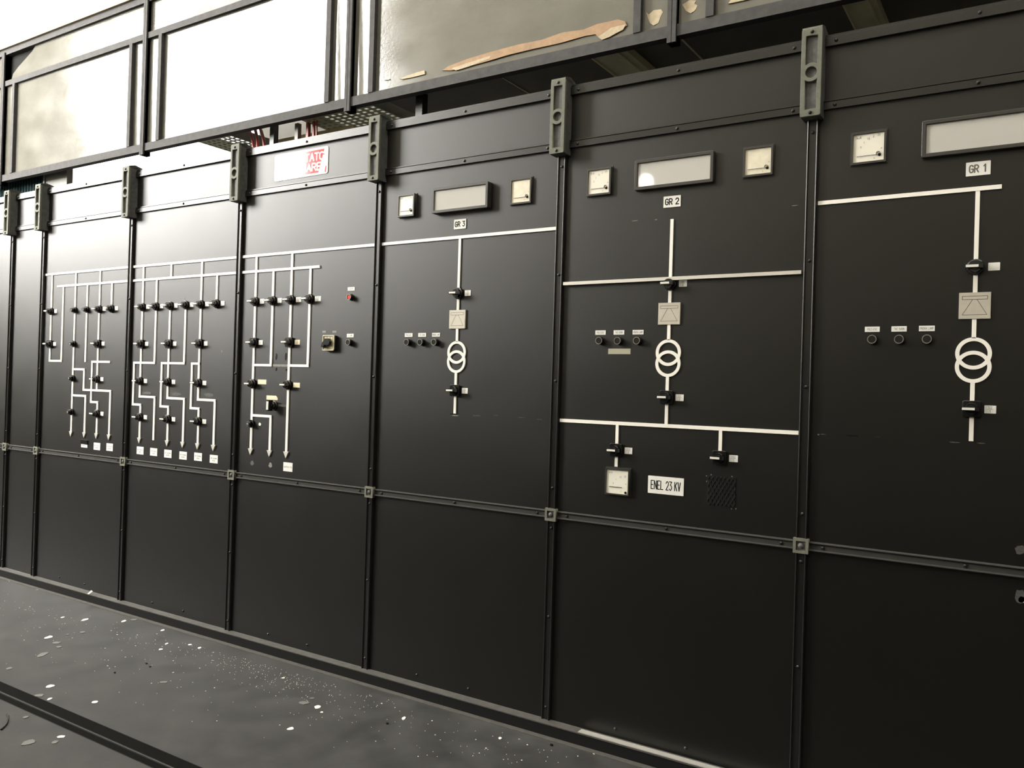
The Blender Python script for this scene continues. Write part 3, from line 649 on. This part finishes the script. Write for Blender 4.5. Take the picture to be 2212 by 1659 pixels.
meter(rect((1604.6,320),(1604.6,383.3),(1669.5,311),(1669.5,376), -.012), 'square stained meter on the GR 1 side of the GR 2 panel', ['', ''], '', True, .012)
meter(rect((1838,288),(1838,357),(1914.5,278),(1914.5,348), -.012), 'square cream kA meter on the GR 1 panel', MK, 'kA', depth=.012)
meter(rect((1306.5,1010.5),(1306.5,1067.5),(1358.5,1014),(1358.5,1071.5), -.016), 'square cream kV meter beside the ENEL plate', ['8', '16', '23', '25'], 'kV', depth=.016, low=True)

def lampwin(r, label, depth=.03):
    x0, x1, z0, z1 = r; w, h = x1-x0, z1-z0
    t = thing('annunciator_window', label, 'lamp window', (x0, 0, z0), 'long opal lamp windows')
    put('frame', holed('frame', [rrloop(0, w, 0, h, .004), rrloop(.010, w-.010, .010, h-.010, .002)], depth, .0015), bezelm, t)
    put('opal_pane', MB().box(.009, w-.009, -depth+.006, -.002, .009, h-.009), opalm, t)
lampwin(rect((933,408),(933,460.5),(1053,391),(1053,447.4), -.03), 'long opal lamp window in a black frame by the red-sign cabinet')
rF = rect((1371,347.8),(1371,411),(1540,325),(1540,391.4), -.02); lampwin(rF, 'long opal lamp window in a black frame on the ENEL cabinet', .02)
g0 = aty(1993, 262.4, -.02); g1 = aty(1993, 339.6, -.02); lampwin((g0.x, g0.x+(rF[1]-rF[0]), g1.z, g0.z), 'long opal lamp window in a black frame above the GR 1 plate', .02)

def nameplate(r, label, s, ink, h, w, pitch, sw, cat='plate', fx=0.0):
    x0, x1, z0, z1 = r; t = thing('name_plate', label, cat, (x0, 0, z0), 'white engraved name plates')
    W, H = x1-x0, z1-z0
    put('plate', holed('plate', [rrloop(0, W, 0, H, .0015)], .003), whitem, t)
    n_ = sum(.62 if ch == ' ' else 1.0 for ch in s)-1; pitch = W*w/(n_+.70); h = H*h
    mb = MB(); text(mb, s, W/2+fx, H/2-h/2, h, pitch*.70, pitch, sw, -.0033); put('lettering', mb, ink, t)
nameplate(rect((981.4,475.3),(981.4,495.8),(1007.5,472.3),(1007.5,493.2), 0), 'white plate reading GR 3 over the bus line, by the red-sign cabinet', 'GR 3', inkm, .50, .78, 0, .0042)
nameplate(rect((1433.9,425),(1433.9,449.1),(1471,421.8),(1471,446.3), 0), 'white plate reading GR 2 on the ENEL cabinet', 'GR 2', inkm, .52, .76, 0, .0042)
nameplate(rect((2086.7,352),(2086.7,381.9),(2140,346.7),(2140,376.6), 0), 'white plate reading GR 1 in grey letters', 'GR 1', mat('ink_olive', (.10, .095, .075), .6), .52, .70, 0, .0040)
nameplate(rect((1400.4,1026.7),(1400.4,1064),(1477.3,1033.9),(1477.3,1072), 0), 'white plate reading ENEL 23 KV in tall black letters', 'ENEL 23 KV', inkm, .48, .82, 0, .0036)

# paper labels under the arrows
def paper(r, label, lines, tape=False):
    x0, x1, z0, z1 = r; t = thing('paper_label', label, 'label', (x0, 0, z0), 'white labels under the arrows')
    W, H = x1-x0, z1-z0
    put('card', MB().box(0, W, -.002, 0, 0, H), whitem, t)
    mb = MB(); n = len(lines)
    for i, s in enumerate(lines):
        pit = W*.86/max(len(s), 7); text(mb, s, W/2, H*(.52-.28*i) if n > 1 else H*.42, H*.14, pit*.62, pit, .0016, -.0022)
    put('label_lettering', mb, inkg, t)
    if tape: put('black_tape', MB().box(-.003, W+.004, -.006, 0, H-.001, H+.024), knobm, t)
fl, fv = 'four-arrow panel', 'five-arrow panel'
paper(rect((175.8,958.3),(175.8,966.3),(189,958.9),(189,967), 0), 'half white label covered at its top by black tape, four-arrow panel', ['PALMI'], True)
paper(rect((203,955.9),(203,971.4),(216.7,957),(216.7,972.6), 0), 'white label between the taped label and the end label, four-arrow panel', ['EST PALMI', 'NORD'])
paper(rect((230.5,957.3),(230.5,973.4),(244.1,958.6),(244.1,974.8), 0), 'white label nearest the five-arrow panel, under the four-arrow diagram', ['INT PALMI', 'NORD'])
for i, (q, s) in enumerate(zip(((295.9,310.4,964.2,980.7,965.4,982),(324.9,339.9,967.4,983.8,968.8,985.3),(355.3,370.9,971,988,972.4,989.4),(388,403.9,974.9,991.9,976.4,993.2),(420,436.5,977.4,994.7,978.9,996.2),(453.7,470.8,982.1,999.6,983.7,1001.2)),
                               (['EST PALMI','SUD'],['INT PALMI','SUD'],['EST SAVONA','NORD'],['INT SAVONA','NORD'],['EST SAVONA','SUD'],['INT SAVONA','SUD']))):
    paper(rect((q[0],q[2]),(q[0],q[3]),(q[1],q[4]),(q[1],q[5]), 0), 'white label, %s of six from the four-arrow panel, under the five-arrow diagram' % ORD[i], s)
paper(rect((612.6,998.5),(612.6,1017.6),(632.1,999.8),(632.1,1019), 0), 'white label reading DEPOSITO under an arrow', ['DEPOSITO'])

# red sign
r = rect((594.9,334.3),(594,391.2),(710.3,317.1),(708.8,375.8), 0); W, H = r[1]-r[0], r[3]-r[2]
t = thing('smoking_sign', 'glossy red and white VIETATO FUMARE sign on the top fascia', 'sign', (r[0], 0, r[2]))
put('sign_plate', holed('sign_plate', [rrloop(0, W, 0, H, .012)], .003), signw, t)
put('red_field', MB().poly([(W*.30, H*.08), (W*.83, H*.08), (W*.93, H*.92), (W*.30, H*.92)], -.0031, -.0036), signr, t)
mb = MB(); text(mb, 'VIETATO', W*.62, H*.55, H*.26, W*.068, W*.088, .0085, -.0039); text(mb, 'FUMARE', W*.61, H*.18, H*.26, W*.072, W*.094, .0085, -.0039); put('sign_lettering', mb, signw, t)
put('red_ring', MB().ring(W*.17, H*.5, W*.125, W*.092, -.0031, -.0036, 36), signr, t)
mb = MB().stroke([(W*.09, H*.70), (W*.25, H*.30)], .012, -.0038); put('red_bar', mb, signr, t)
put('red_mark', MB().poly([(W*.945, H*.06), (W*.965, H*.06), (W*.975, H*.28), (W*.96, H*.28)], -.0031, -.0036), signr, t)
put('cigarette_symbol', MB().box(W*.09, W*.25, -.0036, -.0031, H*.46, H*.53), mat('sign_black', (.02, .02, .02), .07, coat=.5), t)

# mesh grille
r = rect((1528.7,1027.4),(1528.7,1089.6),(1588.3,1031),(1589.5,1095.4), 0); W, H = r[1]-r[0], r[3]-r[2]
t = thing('mesh_grille', 'black expanded metal grille over a square opening beside the ENEL plate', 'grille', (r[0], 0, r[2]))
put('opening', MB().box(0, W, -.0015, 0, 0, H), holem, t)  # flat black slab, its colour stands in for the shaded inside
mb = MB(); nx, nz = 7, 4
for i in range(nx):
    for j in range(nz):
        xa, za = W*i/nx, H*j/nz; xm, zm = xa+W/nx/2, za+H/nz/2
        for a, b in (((xa, zm), (xm, za)), ((xm, za), (xa+W/nx, zm)), ((xa+W/nx, zm), (xm, za+H/nz)), ((xm, za+H/nz), (xa, zm))):
            dx, dz = b[0]-a[0], b[1]-a[1]; l = math.hypot(dx, dz); n_ = (-dz/l*.0011, dx/l*.0011)
            mb.poly([(a[0]+n_[0], a[1]+n_[1]), (a[0]-n_[0], a[1]-n_[1]), (b[0]-n_[0], b[1]-n_[1]), (b[0]+n_[0], b[1]+n_[1])], -.0015, -.0045)
put('mesh', mb, mat('grille_black', (.004, .004, .004), .5), t)
for a, b in ((-.006, H*.97), (-.005, H*.78), (W*.12, H+.003), (W*.86, H+.003), (W*.88, -.008), (W+.003, -.006)):
    put('bare_spot', MB().dome(a, b, .0025, 0, .0012, 8, 2), chipg, t)

# ------------------------------------------------------------------ scuffs and flaked paint on the panels (marks with a shape of their own)
rnd = random.Random(7)
def blob(w, h, n=11, rough=.35):
    return [(w/2*math.cos(2*math.pi*i/n)*(1-rough*rnd.random()), h/2*math.sin(2*math.pi*i/n)*(1-rough*rnd.random())) for i in range(n)]
def mark(c, px, py, wpx, hpx, mm, part=1):
    p = aty(px, py, 0); w = abs(WX(px+wpx/2, py)-WX(px-wpx/2, py)); h = abs(WZ(px, py+hpx/2)-WZ(px, py-hpx/2))
    put('paint_scuff', MB().poly([(p.x-c[0].location.x+q[0], p.z+q[1]) for q in blob(w, h)], 0, -.0005), mm, c[part])
for a in ((1030,898,20,3),(1072,897,12,2),(1126,902,17,2.5),(1166,906,14,2.5)): mark(CE, *a, scuff)
mark(CE, 983, 897.5, 17, 3.5, residue); mark(CE, 980, 894.5, 19, 3, knobm)
for a in ((1371,477,16,1.6),(1417,474.5,6,3),(1716,444,18,2)): mark(CF, *a, residue)
for a in ((1768,938.5,6,4),(1778,938,14,2.5),(1839,941,32,5),(2062,955.5,30,2.5),(2120,957.5,24,2.5),(1896,944,16,1.5)): mark(CG, *a, residue if a[2] < 10 else (knobm if a[2] > 31 else scuff))
mark(CG, 2204, 1188, 26, 24, scuff); mark(CG, 2204, 1288, 26, 36, scuff, 2); mark(CG, 2208, 1296, 22, 18, peel2, 2)
for a in ((597,771,5,18),(618,770,5,20),(597,798,5,10),(619,799,5,6)): mark(CD, *a, knobm)
mark(CD, 561, 916, 6, 8, whitem); mark(CD, 584, 1005, 9, 13, residue); mark(CD, 545, 1000, 9, 13, scuff)
for a in ((318,849,25,7),(380,851,26,8),(451,853,26,9)): mark(CC, *a, scuff)
for a in ((479,759,2,6),(399,650,1,14)): mark(CC, *a, residue)
# ------------------------------------------------------------------ framed panelling above and behind the board
YF = 0.67
main_px = [4.5, 316, 756, 1453]
post_y = {4.5: 280, 316: 200, 756: 110, 1453: 40}
MX = [WX(p, post_y[p], YF) for p in main_px]; sp = (MX[3]-MX[0])/3; MX = [MX[3]-sp*3, MX[3]-sp*2, MX[3]-sp, MX[3]]
MX = [MX[0]-sp]+MX+[MX[3]+sp]
FL = .5*((MX[2]-WX(285, 200, YF))+(WX(348.5, 200, YF)-MX[2])); FL = .5*FL+.5*.5*((MX[3]-WX(711.5, 120, YF))+(WX(805.5, 110, YF)-MX[3]))
Zb0 = (WZ(0, 393, YF)+WZ(720, 234, YF)+WZ(1040, 172, YF))/3; Zb1 = Zb0+.056
Zm0 = (WZ(0, 190, YF)+WZ(311, 86, YF))/2; Zm1 = Zm0+.045
Zt0 = (WZ(0, 125, YF)+WZ(300, 9, YF))/2; Zt1 = Zt0+.13
fr = thing('upper_partition', 'grey steel framed partition of glossy panels above the switchboard', 'partition', (0, YF, 0))
XL, XR = MX[0], MX[-1]
put('bottom_rail', MB().box(XL, XR, 0, .05, Zb0, Zb1), framem, fr)
put('middle_rail', MB().box(XL, XR, 0, .04, Zm0, Zm1), framem, fr)
put('cap_beam', MB().box(XL, XR, -.02, .10, Zt0+.05, Zt1), beam, fr); put('top_rail', MB().box(XL, XR, 0, .06, Zt0, Zt0+.05), framem, fr)
for x in MX:
    put('post', MB().box(x-.022, x-.0015, -.012, .05, Zb0-.03, Zt0+.02).box(x+.0015, x+.022, -.012, .05, Zb0-.03, Zt0+.02).box(x-.022, x+.022, .0, .05, Zb0-.03, Zt0), framem, fr)
    for s in (-1, 1):
        if XL < x+s*FL < XR: put('mullion', MB().box(x+s*FL-.019, x+s*FL+.019, -.006, .04, Zb1, Zm0), framem, fr)
def sheet(x0, x1, z0, z1, name='panel', bow=0.0):
    nx, nz = 10, 8; mb = MB()
    for j in range(nz+1):
        for i in range(nx+1):
            u, v = i/nx, j/nz
            y = .022 + bow*(math.sin(math.pi*u)*math.sin(math.pi*v)) + .0016*math.sin(9*u+3*v+x0)*math.sin(math.pi*u)
            mb.v.append((x0+(x1-x0)*u, y, z0+(z1-z0)*v))
    for j in range(nz):
        for i in range(nx):
            k = j*(nx+1)+i; mb.f.append((k, k+1, k+nx+2, k+nx+1))
    n = len(mb.v); mb.v += [(a, b+.008, c) for a, b, c in mb.v]
    mb.f += [tuple(n+i for i in reversed(q)) for q in mb.f[:]]
    return put(name, mb, upan, fr, smooth=True)
panels = {}
for i, (a, b) in enumerate(zip(MX[:-1], MX[1:])):
    sheet(a+.015, a+FL-.012, Zb1-.01, Zm0+.01); panels[i] = sheet(a+FL+.012, b-FL-.012, Zb1-.01, Zm0+.01, bow=.006); sheet(b-FL+.012, b-.015, Zb1-.01, Zm0+.01)
    if i != 1: sheet(a+.015, b-.015, Zm1-.01, Zt0+.01, 'top_panel', .004)
# loose top panel with a curled-away corner at the far end
a, b = MX[1]+.03, MX[2]-.025; mb = MB()
cv = [(a+.45, Zt0+.01)] + [(a+.45-.40*math.sin(t*math.pi/2)**1.6, Zt0+.01-(Zt0-Zm1)*t) for t in (.2, .4, .6, .8, 1.0)]
mb.poly([(b, Zm1-.01), (b, Zt0+.01)]+cv[:-1]+[(cv[-1][0], Zm1-.01)], .030, .022)
put('top_panel', mb, upan, fr)
put('gap_shade_sheet', MB().box(a-.02, a+.9, .05, .06, Zm1-.03, Zt0+.02), addedm, fr)  # added dark sheet, stands in for the shade behind the curled corner
# flaked paint on the panels
def flake(pts, mm, Y):
    q = [aty(p[0], p[1], Y) for p in pts]
    put('peeled_patch', MB().poly([(p.x, p.z) for p in q], Y-YF+.004, Y-YF-.0005), mm, fr)
YP = YF+.0155
flake([(955,152),(968,143),(1010,127),(1060,112),(1120,96),(1170,86),(1215,70),(1260,64),(1290,52),(1335,42),(1350,46),(1354,55),(1338,64),(1318,80),(1296,84),(1286,74),(1262,78),(1210,93),(1150,106),(1100,118),(1050,133),(1010,144),(975,152)], peel, YP)
flake([(1320,60),(1352,52),(1346,64),(1330,72),(1316,80),(1300,86),(1292,80)], peel2, YP-.001)
flake([(975,148),(1010,136),(1060,120),(1058,126),(1012,144),(985,152)], peel2, YP-.001)
flake([(862,170),(880,163),(905,155),(917,152),(918,160),(895,166),(870,171)], peel2, YP)
flake([(828,171),(842,170),(840,172),(830,173)], whitem, YP)
YP2 = YF+.0205
flake([(1396,27),(1402,31),(1412,22),(1428,20),(1432,26),(1427,36),(1422,50),(1412,55),(1404,50),(1400,40)], peel2, YP2)
flake([(1474,10),(1490,0),(1504,1),(1500,8),(1507,12),(1502,22),(1492,29),(1482,24)], peel2, YP2)
flake([(1573,8),(1578,0),(1640,-12),(1620,-2)], peel2, YP)

# ------------------------------------------------------------------ above the cabinets: soffit, joists, trays, cables
sx0 = WX(800, 225, YF)
so = struct('trim_2', MB().box(sx0, XR, YF+.05, BY, Zb0+.05, Zb0+.075), soff)
for (p1, p2, wd) in (((1275, 118), (1345, 112), .19), ((1818, 4), (1865, -5), .13)):
    x = WX(p1[0], p1[1], YF+.05); o = put('ceiling_joist', MB().box(x, x+wd, YF+.055, BY, Zb0+.012, Zb0+.05).box(x+wd*.72, x+wd*.80, YF+.055, BY, Zb0+.004, Zb0+.012).box(x, x+wd*.05, YF+.055, BY, Zb0+.004, Zb0+.012), olive)
    tag(o, 'olive joist under the dark soffit, over the %s' % ('ENEL panel' if p1[0] < 1500 else 'panel past the ENEL one'), 'joist', 'olive joists under the soffit')
for p in ((1455, 85), (1062, 160)):
    x = WX(*p, YF+.05); put('soffit_seam', MB().box(x-.004, x+.004, YF+.051, BY, Zb0+.046, Zb0+.05), olive, so)
def tray(xa, xb, y0, y1, z, label, slots):
    t = thing('cable_tray', label, 'cable tray', (xa, y0, z), 'perforated cable trays'); W, D = xb-xa, y1-y0
    loops = [rloop(0, W, 0, D)]; nx, ny = slots
    for i in range(nx):
        for j in range(ny):
            cx, cz = W*(i+.5+(.0))/nx, D*(j+.5)/ny; loops.append(rloop(cx-W/nx*.27, cx+W/nx*.27, cz-D/ny*.30, cz+D/ny*.30))
    me = holed('tray_floor', loops, .003); me.transform(Matrix.Rotation(-math.pi/2, 4, 'X')); 
    me.transform(Matrix.Translation((0, 0, 0)))
    o = put('tray_floor', me, traym, t)
    # tray floor was drawn in xz; the rotation lays it flat with its length along y
    bb_ = [v.co for v in me.vertices]; ym = min(v.y for v in bb_)
    if ym < -.1: me.transform(Matrix.Scale(-1, 4, (0, 1, 0))); me.flip_normals()
    for x in (0, W): put('tray_side', MB().box(x-.002, x+.002, 0, D, 0, .07), greyp, t)
xa = WX(640, 258, .72); tray(xa, WX(800, 224, .72)-.02, .73, 1.9, Zb0+.02, 'perforated cable tray under the soffit behind the red sign', (11, 26))
xa = WX(418, 306, .72); tray(xa, WX(486, 292, .72), .73, 1.9, Zb0+.02, 'perforated cable tray in the bright gap over the five-arrow panel', (7, 26))
def hang(px, py, Y, w, z1, mm, name, label, cat, group=None):
    x = WX(px, py, Y); return tag(put(name, MB().box(x-w/2, x+w/2, Y, Y+w, 0.0, z1), mm), label, cat, group)
hang(587, 290, .80, .04, 3.6, steel, 'steel_upright', 'dark steel upright standing behind the red cables', 'upright', 'uprights behind the board')
hang(905, 225, .80, .05, Zb0+.05, steel, 'steel_upright', 'dark steel upright under the soffit behind the GR 3 panel', 'upright', 'uprights behind the board')
hang(640, 282, .78, .03, Zb0+.015, greyp, 'steel_upright', 'pale slotted upright beside the perforated tray', 'upright', 'uprights behind the board')
for k, px in enumerate((663, 676, 683)): hang(px, 286, .80, (.022, .014, .008)[k], Zb0+.015, redc, 'red_conductor', 'short upright red conductor under the perforated tray', 'conductor', 'red conductors under the tray')
a = aty(592, 270, .9); b = aty(640, 300, .9)
tag(put('beige_sheet', MB().box(a.x, a.x+.75, .9, .92, b.z+.02, Zb0-.045), beigep), 'beige sheet hanging behind the dark upright near the red cables', 'sheet')
def cable(pts, r, mm, label):
    cu = bpy.data.curves.new('red_cable', 'CURVE'); cu.dimensions = '3D'; cu.bevel_depth = r; cu.bevel_resolution = 2; cu.resolution_u = 6
    sp_ = cu.splines.new('BEZIER'); sp_.bezier_points.add(len(pts)-1)
    for q, p in zip(sp_.bezier_points, pts): q.co = p; q.handle_left_type = q.handle_right_type = 'AUTO'
    ob = bpy.data.objects.new('tmp', cu); me = bpy.data.meshes.new_from_object(ob); bpy.data.objects.remove(ob); bpy.data.curves.remove(cu)
    o = put('red_cable', me, mm, smooth=True); return tag(o, label, 'cable', 'red cables behind the board')
for k, (t_, b_) in enumerate((((534, 270), (548, 318)), ((547, 266), (557, 316)), ((556, 262), (571, 313)))):
    p0 = aty(t_[0]-6, t_[1]-30, .85); p1 = aty(*t_, .85); p2 = aty((t_[0]+b_[0])/2+2, (t_[1]+b_[1])/2, .82); p3 = aty(*b_, .8)
    cable([p0, p1, p2, p3, Vector((p3.x+.02, .8, 2.5))], .011, redc, 'thick red cable dropping behind the cabinet top in the bright gap')
# dark green ribbed sheet and grey box at the far end
Yg = .82; ax = WX(5, 400, Yg); bx_ = WX(100, 385, Yg); t = thing('ribbed_sheet', 'dark green ribbed sheet behind the narrow blank cabinet', 'sheet', (ax, Yg, 2.64))
n = 16
for i in range(n):
    w = (bx_-ax)/n; put('rib', MB().box(i*w, (i+.72)*w, -.02, .0, 0, .8), greenp, t)
put('backing', MB().box(0, bx_-ax, 0, .02, 0, .8), greenp, t)
cxg = WX(150, 372, Yg); tag(put('grey_box', MB().box(bx_+.03, cxg, Yg-.02, Yg+.03, 2.64, 3.40).box(bx_+.005, bx_+.03, Yg-.03, Yg+.03, 2.64, 3.35), greyp), 'grey metal box beside the green ribbed sheet', 'box')

# pendant lamp in the hall whose light shows in the GR 2 lamp window
h = aty(1395, 392, -.014); dd_ = ray(1395, 392); dd_.y = -dd_.y; lp_ = h+dd_*((-4.0-h.y)/dd_.y)
t = thing('pendant_lamp', 'round white pendant lamp hanging in the hall opposite the GR 2 panel', 'lamp', lp_)
bm = bmesh.new(); bmesh.ops.create_uvsphere(bm, u_segments=24, v_segments=14, radius=.07); me = bpy.data.meshes.new('globe'); bm.to_mesh(me); bm.free()
put('globe', me, lampglass, t, smooth=True); put('cord', MB().box(-.006, .006, -.006, .006, .1, CZ-lp_.z), steel, t); put('gallery', MB().box(-.04, .04, -.04, .04, .09, .15), steel, t)

# ------------------------------------------------------------------ floor: channel, flakes
tr = struct('trim_3', MB().box(LX, RX, gy[3], gy[0], -.045, -.04), groovem)
put('channel_lip', MB().box(LX, RX, gy[2], gy[1], -.04, -.001), groovem, tr)
put('lip_edge', MB().box(LX, RX, gy[2]*.5+gy[1]*.5-.001, gy[2]*.5+gy[1]*.5+.003, -.001, .001), sillm, tr)
for yy in (gy[0], gy[3]): put('channel_side', MB().box(LX, RX, yy-.0015, yy+.0015, -.04, .0005), groovem, tr)
GC = 'paint flakes on the floor'
big = [(27,1254,9,5,0),(82,1274,12,3,1),(135,1334,9,3,0),(184,1339,13,6,0),(268,1342,11,5,0),(290,1339,18,4,1),(105,1377,17,8,0),(122,1389,24,6,1),(127,1398,14,4,1),(92,1414,22,12,1),(145,1371,9,3,1),(178,1366,14,4,1),
       (351,1362,9,4,0),(347,1403,10,4,0),(360,1391,7,4,0),(410,1393,11,3,0),(431,1400,9,4,0),(354,1474,20,5,1),(108,1483,22,7,0),(108,1510,13,6,0),(85,1503,24,7,1),(205,1517,18,7,0),(133,1592,20,7,0),(55,1550,14,5,1),(118,1604,18,8,1),(60,1605,30,14,1),
       (656,1519,26,8,1),(686,1528,18,8,0),(695,1539,8,4,0),(627,1575,16,8,0),(872,1552,11,7,0),(229,1312,10,3,0),(612,1465,9,3,0),(1080,1595,9,6,0),(1187,1594,11,4,0),(405,1365,18,4,1),(20,1444,16,6,1),(1283,1628,7,5,0),(822,1453,9,3,0),(674,1509,12,4,1)]
for k, (px, py, w, h, g) in enumerate(big):
    c = atz(px, py); wd = (atz(px+w/2, py)-atz(px-w/2, py)).length; dp = (atz(px, py-h/2)-atz(px, py+h/2)).length
    a = math.atan2(RIGHT.y, RIGHT.x); ca, sa = math.cos(a), math.sin(a)
    pts = [(ca*q[0]-sa*q[1], sa*q[0]+ca*q[1]) for q in blob(wd, dp, 9, .4)]
    o = put('paint_flake', MB().slab(pts, 0, .0015), chipg if g else chipm, loc=(c.x, c.y, .0006))
    tag(o, 'grey smeared flake of paint lying on the floor' if g else 'white flake of paint lying on the floor', 'paint flake', GC+(', grey' if g else ', white'))
mb = MB()
def speck(px, py, s):
    c = atz(px, py); r_ = s*(.6+.8*rnd.random()); n = 5
    mb.slab([(c.x+r_*math.cos(2*math.pi*i/n+px)*(.6+.4*rnd.random()), c.y+r_*math.sin(2*math.pi*i/n+px)*(.6+.4*rnd.random())) for i in range(n)], .0005, .0018)
for _ in range(260): speck(rnd.gauss(640, 110), 0, 0) if False else None
def floor_edge(px): return 1264+ (px)*.2865        # pixel row of the sill foot
for _ in range(330):
    px = rnd.uniform(0, 1260); y0 = floor_edge(px)
    py = y0+8+abs(rnd.gauss(0, 70))
    if py < 1655: speck(px, py, .0016 if rnd.random() < .8 else .0032)
for _ in range(190):
    px = rnd.gauss(610, 90); py = floor_edge(px)+8+abs(rnd.gauss(0, 28)); speck(px, py, .0018)
for _ in range(40):
    px = rnd.uniform(60, 430); py = floor_edge(px)+20+abs(rnd.gauss(0, 60)); speck(px, py, .003)
tag(put('paint_specks', mb, chipm), 'fine pale paint specks strewn over the floor along the sill', 'specks', kind='stuff')
# flake on the sill, dark bits and a bent wire
p = aty(195, 1278, -.045); tag(put('paint_flake', MB().poly([(-.028, -.012), (-.010, -.012), (.030, .012), (.012, .016)], 0, -.002), chipm, loc=(p.x, -.046, ZS+.014)), 'white flake of paint standing on the edge of the sill', 'paint flake')
for px, py in ((316, 1434), (324, 1441), (837, 1564), (1192, 1611), (248, 1454)):
    c = atz(px, py); tag(put('dark_crumb', MB().slab(blob(.016, .012, 7), 0, .006), knobm, loc=(c.x, c.y, 0)), 'small dark crumb on the grey floor', 'crumb', 'dark crumbs on the floor')
pts = [atz(*q)+Vector((0, 0, .004)) for q in ((2, 1578), (12, 1568), (17, 1555), (15, 1545))]
o = cable(pts, .003, knobm, 'thin bent black wire lying on the floor past the channel'); o.name = 'bent_wire'; o['category'] = 'wire'; del o['group']
